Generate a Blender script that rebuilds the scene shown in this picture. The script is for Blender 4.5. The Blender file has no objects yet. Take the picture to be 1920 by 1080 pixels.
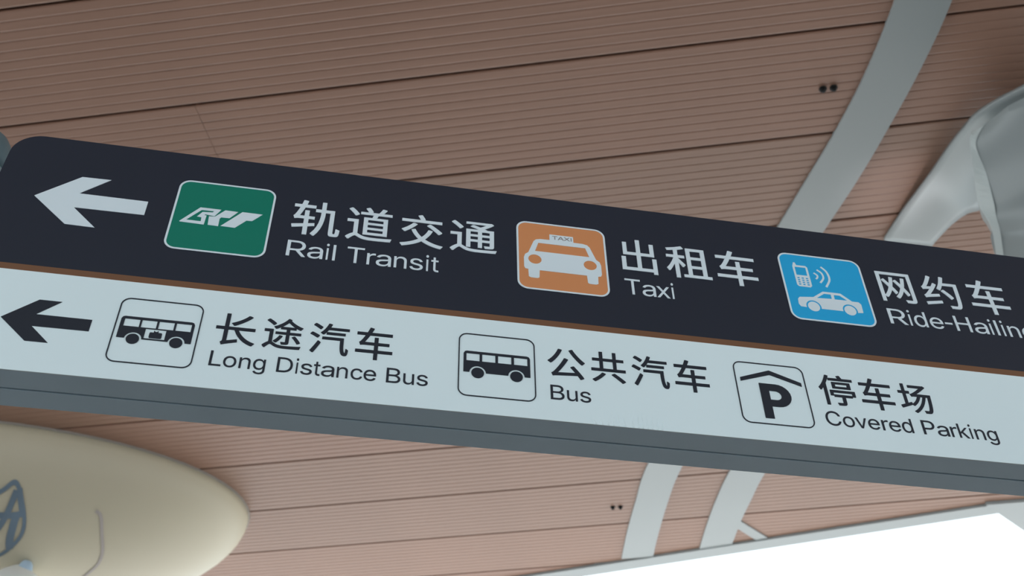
import bpy, math, random
from mathutils import Matrix, Vector

random.seed(7)
scene = bpy.context.scene
COL = scene.collection

# ------------------------------------------------------------------ camera, world, exposure
EYE = 1.55                      # camera height above the floor
cam_data = bpy.data.cameras.new('camera')
cam_data.sensor_width = 36.0
cam_data.lens = 36.0 * 1966.24 / 1920.0
cam = bpy.data.objects.new('camera', cam_data)
COL.objects.link(cam)
cam.matrix_world = Matrix(((0.98376023, -0.10950766, -0.14221068, 0.0),
                           (-0.17899237, -0.65736599, -0.73200525, 0.0),
                           (-0.01332428, 0.74557228, -0.66629156, EYE),
                           (0, 0, 0, 1)))
cam_data.clip_start = 0.05
cam_data.clip_end = 500
cam_data.dof.use_dof = True
cam_data.dof.focus_distance = 2.85
cam_data.dof.aperture_fstop = 4.5
scene.camera = cam

world = bpy.data.worlds.new('overcast_sky')
scene.world = world
world.use_nodes = True
wn = world.node_tree.nodes
wn['Background'].inputs['Color'].default_value = (0.80, 0.93, 1.0, 1)
wn['Background'].inputs['Strength'].default_value = 2.05

sun_data = bpy.data.lights.new('sun', 'SUN')
sun_data.energy = 10.5
sun_data.angle = 0.05
sun_data.color = (1.0, 0.98, 0.95)
sun = bpy.data.objects.new('sun', sun_data)
sun.rotation_euler = (math.radians(-24), math.radians(8), 0)     # from beyond the roof opening, about 65 degrees up
COL.objects.link(sun)

scene.view_settings.view_transform = 'Standard'
scene.view_settings.look = 'None'
scene.view_settings.gamma = 1.0
scene.view_settings.use_curve_mapping = False
scene.view_settings.exposure = 0.0


# ------------------------------------------------------------------ helpers
def srgb(r, g, b):
    f = lambda c: c / 12.92 if c <= 0.04045 else ((c + 0.055) / 1.055) ** 2.4
    return (f(r / 255), f(g / 255), f(b / 255), 1.0)


def material(name, col, rough=0.5, spec=0.5, var=0.0, scale=6.0, stretch=(1, 1, 1), metallic=0.0):
    m = bpy.data.materials.new(name)
    m.use_nodes = True
    nt = m.node_tree
    b = nt.nodes['Principled BSDF']
    b.inputs['Base Color'].default_value = col
    b.inputs['Roughness'].default_value = rough
    b.inputs['Specular IOR Level'].default_value = spec
    b.inputs['Metallic'].default_value = metallic
    if var > 0:
        tc = nt.nodes.new('ShaderNodeTexCoord')
        mp = nt.nodes.new('ShaderNodeMapping')
        mp.inputs['Scale'].default_value = stretch
        nz = nt.nodes.new('ShaderNodeTexNoise')
        nz.inputs['Scale'].default_value = scale
        nz.inputs['Detail'].default_value = 3.0
        rp = nt.nodes.new('ShaderNodeValToRGB')
        rp.color_ramp.elements[0].position = 0.3
        rp.color_ramp.elements[1].position = 0.7
        rp.color_ramp.elements[0].color = tuple(c * (1 - var) for c in col[:3]) + (1,)
        rp.color_ramp.elements[1].color = tuple(min(1, c * (1 + var)) for c in col[:3]) + (1,)
        nt.links.new(tc.outputs['Object'], mp.inputs['Vector'])
        nt.links.new(mp.outputs['Vector'], nz.inputs['Vector'])
        nt.links.new(nz.outputs['Fac'], rp.inputs['Fac'])
        nt.links.new(rp.outputs['Color'], b.inputs['Base Color'])
    return m


M = {
    'wood_a': material('wood_finish_pink', (0.298, 0.171, 0.122, 1), 0.42, 0.4, 0.07, 3.0, (0.25, 6, 6)),
    'wood_b': material('wood_finish_brown', (0.294, 0.171, 0.120, 1), 0.42, 0.4, 0.07, 3.0, (0.25, 6, 6)),
    'wood_c': material('wood_finish_tan', (0.286, 0.174, 0.126, 1), 0.42, 0.4, 0.07, 3.0, (0.25, 6, 6)),
    'wood_back': material('panel_back_brown', (0.10, 0.055, 0.036, 1), 0.8, 0.2, 0.05),
    'slab': material('roof_slab_grey', (0.16, 0.12, 0.10, 1), 0.9, 0.2, 0.05),
    'white_trim': material('white_aluminium', (0.305, 0.335, 0.335, 1), 0.38, 0.5, 0.02, 1.0),
    'white_column': material('white_column_shell', (0.305, 0.335, 0.335, 1), 0.30, 0.5, 0.02, 1.0),
    'ridge_lit': material('column_white_lit', (0.52, 0.57, 0.56, 1), 0.35, 0.5, 0.02, 1.0),  # lighter version of the column white, light on the ridge as colour
    'pavement': material('pale_concrete', (0.50, 0.50, 0.50, 1), 0.8, 0.3, 0.06, 0.6),
    'floor': material('grey_granite_floor', (0.075, 0.075, 0.077, 1), 0.35, 0.4, 0.06, 0.6),
    'sign_dark': material('charcoal_film', (0.016, 0.020, 0.034, 1), 0.5, 0.35, 0.03, 2.0),
    'sign_white': material('white_film', (0.80, 0.90, 0.92, 1), 0.45, 0.4, 0.015, 1.5),
    'sign_brown': material('copper_brown_film', (0.19, 0.085, 0.042, 1), 0.45, 0.4, 0.04, 3.0),
    'print_white': material('white_print', (0.74, 0.81, 0.85, 1), 0.5, 0.4, 0.01, 3.0),
    'print_dark': material('charcoal_print', (0.015, 0.019, 0.030, 1), 0.5, 0.35, 0.02, 3.0),
    'print_green': material('green_print', (0.0, 0.185, 0.122, 1), 0.5, 0.35, 0.02, 3.0),
    'print_orange': material('orange_print', (0.68, 0.265, 0.105, 1), 0.5, 0.35, 0.02, 3.0),
    'print_blue': material('blue_print', (0.015, 0.395, 0.74, 1), 0.5, 0.35, 0.02, 3.0),
    'print_grey': material('warm_grey_print', (0.27, 0.22, 0.20, 1), 0.5, 0.35, 0.02, 3.0),
    'casing': material('grey_powder_coat', (0.70, 0.85, 0.93, 1), 0.5, 0.4, 0.03, 5.0),
    'casing_gap': material('dark_joint', (0.05, 0.06, 0.065, 1), 0.7, 0.3, 0.02),
    'post': material('pale_grey_steel', (0.40, 0.45, 0.47, 1), 0.35, 0.5, 0.02),
    'post_cap': material('slate_plastic', (0.10, 0.14, 0.155, 1), 0.45, 0.4, 0.03),
    'dome': material('cream_shell', (0.50, 0.45, 0.335, 1), 0.45, 0.4, 0.04, 0.35),
    'dome_rim': material('grey_rim', (0.28, 0.25, 0.22, 1), 0.5, 0.4, 0.03),
    'ink_blue': material('faded_blue_paint', (0.15, 0.20, 0.25, 1), 0.6, 0.3, 0.15, 2.0),
    'ink_grey': material('faded_violet_grey_paint', (0.40, 0.355, 0.33, 1), 0.6, 0.3, 0.1, 2.0),
    'black': material('black_plastic', (0.004, 0.004, 0.004, 1), 0.6, 0.3, 0.1),
    'fit_white': material('white_enamel', (0.80, 0.82, 0.80, 1), 0.35, 0.5, 0.01),
    'fit_blue': material('pale_blue_enamel', (0.42, 0.55, 0.68, 1), 0.35, 0.5, 0.02),
}


def link(name, mesh, mat=None, parent=None, label=None, kind=None):
    o = bpy.data.objects.new(name, mesh)
    COL.objects.link(o)
    if mat is not None and not mesh.materials:
        mesh.materials.append(mat)
    if parent is not None:
        o.parent = parent
    if label:
        o['label'] = label
    if kind:
        o['kind'] = kind
    return o


def empty(name, loc, label, cat, group=None, kind=None):
    o = bpy.data.objects.new(name, None)
    COL.objects.link(o)
    o.location = loc
    o.empty_display_size = 0.2
    o['label'] = label
    o['category'] = cat
    if group:
        o['group'] = group
    if kind:
        o['kind'] = kind
    return o


def tag(o, label, cat, group=None, kind=None):
    o['label'] = label
    o['category'] = cat
    if group:
        o['group'] = group
    if kind:
        o['kind'] = kind
    return o


def mesh_of(name, verts, faces, smooth=False):
    me = bpy.data.meshes.new(name)
    me.from_pydata([tuple(v) for v in verts], [], faces)
    me.update()
    if smooth:
        for p in me.polygons:
            p.use_smooth = True
    return me


def prism(name, poly, z0, z1):
    """closed prism over a 2D polygon (x, y), counter-clockwise"""
    n = len(poly)
    v = [(x, y, z0) for x, y in poly] + [(x, y, z1) for x, y in poly]
    f = [tuple(range(n - 1, -1, -1)), tuple(range(n, 2 * n))]
    f += [(i, (i + 1) % n, n + (i + 1) % n, n + i) for i in range(n)]
    return mesh_of(name, v, f)


_tmp = []


def baked(curve_obj):
    """evaluate a curve or text object to a mesh, then drop it"""
    bpy.context.view_layer.update()
    dg = bpy.context.evaluated_depsgraph_get()
    me = bpy.data.meshes.new_from_object(curve_obj.evaluated_get(dg))
    cd = curve_obj.data
    bpy.data.objects.remove(curve_obj)
    bpy.data.curves.remove(cd)
    return me


def flat_mesh(name, loops, half):
    cu = bpy.data.curves.new(name, 'CURVE')
    cu.dimensions = '2D'
    cu.fill_mode = 'BOTH'
    cu.extrude = half
    for lp in loops:
        sp = cu.splines.new('POLY')
        sp.points.add(len(lp) - 1)
        for i, (x, y) in enumerate(lp):
            sp.points[i].co = (x, y, 0, 1)
        sp.use_cyclic_u = True
    ob = bpy.data.objects.new(name, cu)
    COL.objects.link(ob)
    me = baked(ob)
    me.materials.clear()
    return me


def upright(me, dx, dy, dz):
    """curve plane (x, y) -> sign plane (x, z), facing -y"""
    me.transform(Matrix(((1, 0, 0, dx), (0, 0, -1, dy), (0, 1, 0, dz), (0, 0, 0, 1))))
    me.update()
    return me


def rrect(x0, x1, y0, y1, r, n=8, corners=(1, 1, 1, 1)):
    pts = []
    for i, (cx, cy, a0) in enumerate(((x1 - r, y1 - r, 0), (x0 + r, y1 - r, 90), (x0 + r, y0 + r, 180), (x1 - r, y0 + r, 270))):
        if not corners[i]:
            pts.append(((x1, y1), (x0, y1), (x0, y0), (x1, y0))[i])
            continue
        for k in range(n + 1):
            a = math.radians(a0 + 90 * k / n)
            pts.append((cx + r * math.cos(a), cy + r * math.sin(a)))
    return pts


def circle(cx, cy, rx, ry=None, n=28):
    ry = ry or rx
    return [(cx + rx * math.cos(2 * math.pi * k / n), cy + ry * math.sin(2 * math.pi * k / n)) for k in range(n)]


def arch(cx, cy, r, p, q, n=14):
    """arc over the top from p to q around a wheel"""
    a = math.atan2(p[1] - cy, p[0] - cx)
    b = math.atan2(q[1] - cy, q[0] - cx)
    if b < a:
        b += 2 * math.pi
    if a < -math.pi / 2:
        a += 2 * math.pi
    return [(cx + r * math.cos(a + (b - a) * k / n), cy + r * math.sin(a + (b - a) * k / n)) for k in range(n + 1)]


def stroke(pts, w, n=6):
    """thick smooth polyline as an outline"""
    P = []
    m = len(pts)
    for i in range(m - 1):
        p0 = Vector(pts[max(i - 1, 0)]); p1 = Vector(pts[i]); p2 = Vector(pts[i + 1]); p3 = Vector(pts[min(i + 2, m - 1)])
        for k in range(n):
            t = k / n
            P.append(0.5 * ((2 * p1) + (p2 - p0) * t + (2 * p0 - 5 * p1 + 4 * p2 - p3) * t * t + (3 * p1 - p0 - 3 * p2 + p3) * t ** 3))
    P.append(Vector(pts[-1]))
    L, Rr = [], []
    for i, p in enumerate(P):
        d = (P[min(i + 1, len(P) - 1)] - P[max(i - 1, 0)])
        d.normalize()
        nn = Vector((-d.y, d.x)) * w * 0.5
        L.append(tuple(p + nn)); Rr.append(tuple(p - nn))
    return L + Rr[::-1]


def tube(name, rings, cap=True, smooth=True):
    """loft closed rings (lists of 3D points of equal length)"""
    n = len(rings[0])
    v = [p for r in rings for p in r]
    f = []
    for i in range(len(rings) - 1):
        for k in range(n):
            f.append((i * n + k, i * n + (k + 1) % n, (i + 1) * n + (k + 1) % n, (i + 1) * n + k))
    if cap:
        f.append(tuple(range(n - 1, -1, -1)))
        f.append(tuple(range((len(rings) - 1) * n, len(rings) * n)))
    return mesh_of(name, v, f, smooth)


def lathe(name, prof, cx, cy, n=28):
    return tube(name, [[(cx + r * math.cos(2 * math.pi * k / n), cy + r * math.sin(2 * math.pi * k / n), z) for k in range(n)] for r, z in prof])


# ------------------------------------------------------------------ the setting: floor, slatted ceiling
CEIL = 9.30                     # underside of the slats
ANG = math.radians(-18)         # the slats run 18 degrees off the sign
CA, SA = math.cos(ANG), math.sin(ANG)


def uv(u, v):
    return (u * CA - v * SA, u * SA + v * CA)


fl = link('pavement', prism('pavement', [(-70, -70), (70, -70), (70, 70), (-70, 70)], -0.3, -0.02), M['pavement'])
tag(fl, 'pale concrete forecourt around the station hall', 'pavement', kind='structure')

U0, U1 = -22.0, 22.0
CORNER = (5.37, 14.54)          # corner of the roof opening in slat coordinates
line_a = lambda u: CORNER[1] - 0.1654 * (u - CORNER[0])           # long edge
line_a_u = lambda v: CORNER[0] - (v - CORNER[1]) / 0.1654
line_b_u = lambda v: CORNER[0] + (v - CORNER[1]) / 1.22            # short edge
VMAX = 18.86

slab_poly = [uv(*p) for p in ((U0, -14.0), (U1, -14.0), (U1, VMAX), (line_b_u(VMAX), VMAX), CORNER, (U0, line_a(U0)))]
ceiling = link('ceiling', prism('ceiling', slab_poly, CEIL + 0.075, CEIL + 0.40), M['slab'])
fl = link('floor', prism('floor', slab_poly, -0.25, 0.0), M['floor'])
tag(fl, 'grey granite floor of the open station hall', 'floor', kind='structure')
tag(ceiling, 'wood-toned slatted ceiling of long ribbed panels above the sign', 'ceiling', kind='structure')

PITCH = 0.0975
SW = 0.0953                     # slat width, the rest is joint
PROFILE = [(-SW / 2, 0.045), (-SW / 2, 0.004), (-SW / 2 + 0.012, 0.0), (SW / 2 - 0.012, 0.0), (SW / 2, 0.004), (SW / 2, 0.045)]


def slat_mesh(ua, ub, sa=0.0, sb=0.0):
    """bar along u; sa, sb = skew of its ends (du per dv)"""
    n = len(PROFILE)
    v = [(ua + sa * y, y, z) for y, z in PROFILE] + [(ub + sb * y, y, z) for y, z in PROFILE]
    f = [tuple(range(n)), tuple(range(2 * n - 1, n - 1, -1))]
    f += [(i, n + i, n + (i + 1) % n, (i + 1) % n) for i in range(n)]
    return mesh_of('slat', v, f)


full = {k: slat_mesh(U0, U1) for k in 'abc'}
for k in 'abc':
    full[k].materials.append(M['wood_' + k])
JOINT = -3.62
for k in range(-9, 11):
    key = 'abc'[(k * 2 + k // 3) % 3]
    vs = 5.675 + 1.2 * k        # first slat edge of this panel
    root = empty('ceiling_panel', (0, 0, 0), 'slatted ceiling panel', 'panel')
    for key_ in ('label', 'category'):
        del root[key_]
    root.parent = ceiling
    for i in range(12):
        vc = vs + SW / 2 + i * PITCH
        segs = []
        if vc < CORNER[1] - 0.05:
            if k == 0:
                segs = [(U0, JOINT - 0.002, 0, 0), (JOINT + 0.002, U1, 0, 0)]
            else:
                segs = [(U0, U1, 0, 0)]
        else:
            ue = line_a_u(vc)
            if ue > U0 + 0.3:
                segs.append((U0, min(ue, U1), 0, -1 / 0.1654))
            ub = line_b_u(vc)
            if ub < U1 - 0.3:
                segs.append((ub, U1, 1 / 1.22, 0))
        for ua, ub, sa, sb in segs:
            me = full[key] if (ua, ub) == (U0, U1) else slat_mesh(ua, ub, sa, sb)
            s = link('slat', me, M['wood_' + key], root)
            x, y = uv(0, vc)
            s.location = (x, y, CEIL)
            s.rotation_euler = (0, 0, ANG)
# dark boards behind the slats
back_poly = [uv(*p) for p in ((U0, -13.9), (U1, -13.9), (U1, VMAX), (line_b_u(VMAX) + 0.02, VMAX), (CORNER[0], CORNER[1] - 0.02), (U0, line_a(U0) - 0.02))]
bk = link('backing_board', prism('backing_board', back_poly, CEIL + 0.045, CEIL + 0.075), M['wood_back'], ceiling)


def ribbon(name, left, right, z0, z1, label, mat='white_trim', n=8):
    """flat curved band from two edge polylines"""
    def smooth(pts):
        P = []
        m = len(pts)
        for i in range(m - 1):
            p0 = Vector(pts[max(i - 1, 0)]); p1 = Vector(pts[i]); p2 = Vector(pts[i + 1]); p3 = Vector(pts[min(i + 2, m - 1)])
            for k in range(n):
                t = k / n
                P.append(0.5 * ((2 * p1) + (p2 - p0) * t + (2 * p0 - 5 * p1 + 4 * p2 - p3) * t * t + (3 * p1 - p0 - 3 * p2 + p3) * t ** 3))
        P.append(Vector(pts[-1]))
        return P
    L, Rt = smooth(left), smooth(right)
    rings = [[(a.x, a.y, z1), (b.x, b.y, z1), (b.x, b.y, z0), (a.x, a.y, z0)] for a, b in zip(L, Rt)]
    o = link(name, tube(name, rings, smooth=False), M[mat])
    tag(o, label, 'trim', kind='structure')
    return o


ribbon('trim_1',
       [(3.55, 1.2), (4.02, 3.2), (4.21, 4.35), (4.285, 5.10), (4.29, 5.82), (4.25, 6.55), (4.20, 7.5), (4.12, 9.6), (4.13, 11.77), (4.22, 12.69), (4.34, 13.64), (4.47, 14.45)],
       [(4.02, 1.1), (4.49, 3.1), (4.69, 4.27), (4.755, 4.97), (4.77, 5.66), (4.76, 6.36), (4.69, 7.5), (4.60, 9.6), (4.61, 11.74), (4.70, 12.75), (4.84, 13.73), (4.94, 14.30)],
       CEIL - 0.025, CEIL + 0.01, 'long white ceiling band curving past the pair of black dots')
ribbon('trim_2',
       [(5.44, 6.6), (5.43, 7.13), (5.33, 8.6), (5.27, 10.2), (5.30, 11.75), (5.36, 12.5), (5.46, 13.25), (5.585, 13.99)],
       [(5.96, 6.6), (5.95, 7.09), (5.84, 8.6), (5.76, 10.2), (5.80, 11.75), (5.86, 12.43), (5.92, 13.02), (6.03, 13.75)],
       CEIL - 0.025, CEIL + 0.01, 'white ceiling band running from the column branch to the roof edge')
ribbon('trim_3',
       [(5.92, 13.04), (6.22, 13.26), (6.50, 13.46)],
       [(5.90, 13.22), (6.14, 13.40), (6.36, 13.56)],
       CEIL - 0.022, CEIL + 0.008, 'short narrow white strip slanting from the ceiling band to the roof edge', n=3)
edge_u = [U0 + (CORNER[0] - U0) * i / 6 for i in range(7)]
ribbon('trim_4',
       [uv(u, line_a(u) - 0.26) for u in edge_u], [uv(u, line_a(u) + 0.02) for u in edge_u],
       CEIL - 0.04, CEIL + 0.42, 'pale grey fascia along the long bright roof opening', n=1)
vv = [CORNER[1] - 0.28 + (VMAX - CORNER[1] + 0.28) * i / 5 for i in range(6)]
ribbon('trim_5',
       [uv(line_b_u(v) - 0.02, v) for v in vv], [uv(line_b_u(v) + 1.1, v) for v in vv],
       CEIL - 0.05, CEIL + 0.42, 'broad pale fascia turning the corner of the bright roof opening', n=1)

# ------------------------------------------------------------------ sculpted white column at the right
col_root = empty('tree_column', (5.6, 5.5, 0), 'white sculpted tree-shaped column with an arching branch behind the sign', 'column')


def P3(lst, dx=0.0, dy=0.0, dz=0.0):
    return [Vector((x + dx, y + dy, z + dz)) for x, y, z in lst]


def cr_rows(rows, n=5):
    """Catmull-Rom along the row direction"""
    outr = []
    m = len(rows)
    for i in range(m - 1):
        for k in range(n):
            t = k / n
            row = []
            for j in range(len(rows[0])):
                p0 = rows[max(i - 1, 0)][j]; p1 = rows[i][j]; p2 = rows[i + 1][j]; p3 = rows[min(i + 2, m - 1)][j]
                row.append(0.5 * ((2 * p1) + (p2 - p0) * t + (2 * p0 - 5 * p1 + 4 * p2 - p3) * t * t + (3 * p1 - p0 - 3 * p2 + p3) * t ** 3))
            outr.append(row)
    outr.append(rows[-1])
    return outr


B_OUT = P3([(5.399, 7.091, 9.261), (5.382, 6.642, 9.223), (5.377, 6.334, 9.184), (5.369, 6.004, 9.145), (5.351, 5.65, 9.106), (5.347, 5.421, 9.068), (5.356, 5.196, 9.029), (5.451, 4.977, 8.99), (5.555, 4.797, 8.951), (5.749, 4.47, 8.912)])
B_IN = P3([(5.936, 7.058, 9.261), (5.926, 6.699, 9.184), (5.914, 6.415, 9.068), (5.901, 6.191, 8.912), (5.802, 5.902, 8.796), (5.75, 5.667, 8.758), (5.737, 5.435, 8.719), (5.805, 5.26, 8.68), (5.943, 5.142, 8.68), (6.157, 4.887, 8.641)])
rows = []
for a, b in zip(B_OUT, B_IN):
    w = (a - b).length
    lift = 0.10 * min(1.0, max(0.0, (9.27 - (a.z + b.z) / 2) / 0.15))
    low = [a.lerp(b, t) + Vector((0, 0, lift * math.sin(math.pi * t))) for t in (0, 0.12, 0.3, 0.5, 0.7, 0.88, 1)]
    top = [a.lerp(b, t) + Vector((0, 0, lift * math.sin(math.pi * t) + 0.05)) for t in (1, 0.5, 0)]
    rows.append(low + top)
branch = link('branch', tube('branch', [[tuple(p - col_root.location) for p in r] for r in cr_rows(rows)]), M['white_column'], col_root,
              'white arching branch that flattens into the ceiling')

A1 = P3([(5.18, 5.168, 8.719), (5.148, 5.194, 8.641), (5.194, 5.341, 8.447), (5.266, 5.531, 8.215), (5.31, 5.562, 8.099), (5.337, 5.587, 7.944), (5.318, 5.642, 7.673)])
A2 = P3([(5.217, 5.081, 8.696), (5.175, 5.192, 8.587), (5.261, 5.319, 8.393), (5.314, 5.444, 8.153), (5.363, 5.531, 8.037), (5.365, 5.554, 7.889), (5.341, 5.61, 7.634)])
A3 = P3([(5.463, 4.584, 8.641), (5.55, 4.77, 8.447), (5.621, 4.914, 8.215), (5.668, 5.059, 7.982), (5.712, 5.151, 7.828), (5.756, 5.242, 7.673), (5.758, 5.343, 7.401)])
rows = []
for a, b, c in zip(A1, A2, A3):
    mid = b.lerp(c, 0.5) + Vector((-0.03, -0.03, 0))
    d = Vector((c.x + 0.45, c.y + 0.25, (a.z + c.z) / 2 + 0.1))
    e = Vector((a.x + 0.75, a.y + 0.55, a.z))
    g = Vector((a.x + 0.12, a.y + 0.15, a.z + 0.02))
    rows.append([a, b, mid, c, d, e, g])
last = rows[-1]
for dz, s in ((-1.6, 0.96), (-4.0, 0.94), (-7.39, 1.02)):
    cen = sum(last, Vector()) / len(last)
    rows.append([Vector((cen.x + (p.x - cen.x) * s, cen.y + (p.y - cen.y) * s, (last[0].z + dz) if dz > -7 else 0.0)) for p in last])
first = rows[0]
cen = sum(first, Vector()) / len(first)
neck = [Vector((6.05 + (p.x - cen.x) * 0.5, 5.25 + (p.y - cen.y) * 0.5, CEIL + 0.01)) for p in first]
fine = cr_rows(rows, 5)
trunk = link('trunk', tube('trunk', [[tuple(p - col_root.location) for p in r] for r in [neck] + fine]), M['white_column'], col_root)
trunk.data.set_sharp_from_angle(angle=math.radians(28))

# uplight on a short arm of the trunk, washing ceiling and branch
ul = Vector((5.30, 6.35, 7.62))
loc0 = col_root.location
link('lamp_arm', tube('lamp_arm', [[(5.55 + 0.02 * math.cos(a), y, 7.45 + 0.02 * math.sin(a)) for a in [k * math.pi / 4 for k in range(8)]] for y in (5.9, 6.35)]), M['white_column'], col_root)
link('uplight', lathe('uplight', [(0.03, 7.40), (0.07, 7.44), (0.08, 7.58), (0.075, 7.585), (0.06, 7.56)], 5.55, 6.38, 20), M['black'], col_root)
for nm in ('lamp_arm', 'uplight'):
    ob = bpy.data.objects[nm]
    ob.data.transform(Matrix.Translation(-loc0))
spot = bpy.data.lights.new('uplight_lamp', 'SPOT')
spot.energy = 30.0
spot.spot_size = math.radians(42)
spot.spot_blend = 1.0
spot.shadow_soft_size = 0.05
spot.color = (1.0, 0.88, 0.92)
so = bpy.data.objects.new('uplight_lamp', spot)
COL.objects.link(so)
so.location = (5.55, 6.38, 7.60)
so.rotation_euler = (Vector((5.20, 6.42, 9.30)) - Vector(so.location)).to_track_quat('-Z', 'Y').to_euler()

# slim strip along the trunk's ridge, the light it catches put into its colour
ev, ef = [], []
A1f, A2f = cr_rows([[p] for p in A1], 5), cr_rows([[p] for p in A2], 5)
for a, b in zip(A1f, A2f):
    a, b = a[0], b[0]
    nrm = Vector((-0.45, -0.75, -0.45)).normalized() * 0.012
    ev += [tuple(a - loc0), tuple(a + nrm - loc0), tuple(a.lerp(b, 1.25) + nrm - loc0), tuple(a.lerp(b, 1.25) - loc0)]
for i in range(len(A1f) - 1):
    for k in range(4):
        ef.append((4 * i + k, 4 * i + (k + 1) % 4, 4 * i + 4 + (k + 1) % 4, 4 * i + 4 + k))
link('lit_ridge', mesh_of('lit_ridge', ev, ef), M['ridge_lit'], col_root, 'ridge of the trunk, coloured lighter for the light it catches')

# ------------------------------------------------------------------ cream ceiling dome with blue painted lines
DC = Vector((-5.384, 14.316, CEIL - 0.01)); DA, DB, DD, DR = 4.170, 2.200, 1.488, -0.0959
dome_root = empty('ceiling_dome', tuple(DC), 'cream oval dome bulging from the ceiling with faded blue painted lines', 'dome')
dome_root.rotation_euler = (0, 0, DR)
NR, NS = 20, 72
rings = []
for i in range(NR):
    ph = math.pi / 2 * i / (NR - 0.5)
    rings.append([(DA * math.cos(ph) * math.cos(2 * math.pi * k / NS), DB * math.cos(ph) * math.sin(2 * math.pi * k / NS), -DD * math.sin(ph)) for k in range(NS)])
link('shell', tube('shell', rings), M['dome'], dome_root)
rim = []
for dr, z in ((-0.05, 0.01), (0.014, 0.01), (0.014, -0.02), (-0.05, -0.02)):
    rim.append([((DA + dr) * math.cos(2 * math.pi * k / NS), (DB + dr) * math.sin(2 * math.pi * k / NS), z) for k in range(NS)])
rv = [p for r in rim for p in r]
rf = [(i * NS + k, i * NS + (k + 1) % NS, ((i + 1) % 4) * NS + (k + 1) % NS, ((i + 1) % 4) * NS + k) for i in range(4) for k in range(NS)]
link('rim', mesh_of('rim', rv, rf), M['dome_rim'], dome_root, 'thin grey rim where the dome meets the ceiling')


def on_dome(x, y, lift=1.004):
    r = x * x + y * y
    z = -math.sqrt(max(0.0, 1 - r))
    return (x * lift * DA, y * lift * DB, z * lift * DD)


def dome_stroke(name, pts, w, mat, label=None):
    """painted line laid on the shell; pts in unit-dome coordinates"""
    o = stroke([(x * DA, y * DB) for x, y in pts], w, 6)
    h = len(o) // 2
    L, Rr = o[:h], o[h:][::-1]
    v, f = [], []
    for a, b in zip(L, Rr):
        v.append(on_dome(a[0] / DA, a[1] / DB)); v.append(on_dome(b[0] / DA, b[1] / DB))
    for i in range(h - 1):
        f.append((2 * i, 2 * i + 1, 2 * i + 3, 2 * i + 2))
    return link(name, mesh_of(name, v, f), M[mat], dome_root, label)


blue = 'faded blue painted line on the cream shell'
dome_stroke('painted_line', [(0.25, -0.74), (0.332, -0.781), (0.372, -0.807), (0.390, -0.737), (0.396, -0.646), (0.389, -0.573), (0.368, -0.513), (0.316, -0.434), (0.22, -0.36)], 0.045, 'ink_blue', blue)
dome_stroke('painted_line', [(0.29, -0.54), (0.328, -0.619), (0.353, -0.690), (0.376, -0.775)], 0.07, 'ink_blue', blue)
dome_stroke('painted_line', [(0.27, -0.69), (0.331, -0.672), (0.360, -0.665), (0.393, -0.665)], 0.07, 'ink_blue', blue)
dome_stroke('painted_line', [(0.345, -0.47), (0.350, -0.53), (0.362, -0.60), (0.374, -0.66)], 0.09, 'ink_blue', blue)
dome_stroke('painted_line', [(0.383, -0.78), (0.389, -0.72), (0.392, -0.66)], 0.07, 'ink_blue', blue)
dome_stroke('painted_line', [(0.592, -0.602), (0.606, -0.568), (0.606, -0.469), (0.601, -0.341), (0.581, -0.251), (0.541, -0.174), (0.47, -0.05)], 0.036, 'ink_grey', 'thin violet-grey painted curve on the cream shell')

# small pendant under the dome, only its top in the frame
px, py, pz = -3.93, 13.46, 8.02
pend = empty('pendant_lamp', (px, py, pz), 'small white pendant with a pale blue cap under the cream dome', 'lamp')
link('shade', lathe('shade', [(0.03, 0.0), (0.10, -0.04), (0.24, -0.15), (0.38, -0.36), (0.50, -0.75), (0.46, -0.75)], 0.0, 0.0), M['fit_white'], pend)
link('cap', lathe('cap', [(0.02, 0.015), (0.055, 0.0), (0.08, -0.04), (0.095, -0.12), (0.11, -0.34), (0.09, -0.40)], 0.085, -0.10), M['fit_blue'], pend, 'pale blue rounded cap')

# ------------------------------------------------------------------ pairs of black dots in the ceiling
def dot(u, v, label):
    x, y = uv(u, v)
    r = empty('ceiling_nozzle', (x, y, CEIL), label, 'ceiling fitting', 'black dots in the wooden ceiling')
    link('flange', lathe('flange', [(0.030, 0.004), (0.036, 0.002), (0.036, -0.010), (0.028, -0.014)], 0, 0, 18), M['black'], r)
    link('nozzle', lathe('nozzle', [(0.022, -0.012), (0.022, -0.035), (0.014, -0.045)], 0, 0, 14), M['black'], r)


dot(2.135, 6.31, 'left black dot of the near pair in the wooden ceiling above the sign')
dot(2.232, 6.31, 'right black dot of the near pair, beside the long white band above the sign')
dot(-0.25, 13.55, 'left black dot of the far pair in the ceiling below the sign')
dot(-0.14, 13.56, 'right black dot of the far pair in the ceiling below the sign')

# ------------------------------------------------------------------ the direction sign
# sign coordinates: X across, Z up from eye height, face at Y = FACE
FACE = 2.10
XL, XR = -0.985, 3.35
Z_TOP, Z_UP, Z_LO, Z_BOT = 2.286, 1.8088, 1.7888, 1.4856
sx0, sy0 = 1.18, 2.175
sign = empty('direction_sign', (sx0, sy0, 0), 'long two-row wayfinding sign, charcoal above white, with arrows and transport pictograms', 'sign')


def on_sign(name, loops, mat, parent=None, proud=0.0, half=0.0006, label=None):
    """thin printed film piece: its front stands proud of the face by `proud`"""
    me = upright(flat_mesh(name, loops, half), -sx0, FACE - sy0 - proud + half, EYE)
    return link(name, me, M[mat], parent or sign, label)


def slab_piece(name, loop, y0, y1, mat, label=None):
    me = flat_mesh(name, [loop], (y1 - y0) / 2)
    upright(me, -sx0, (y0 + y1) / 2 - sy0, EYE)
    return link(name, me, M[mat], sign, label)


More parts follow.
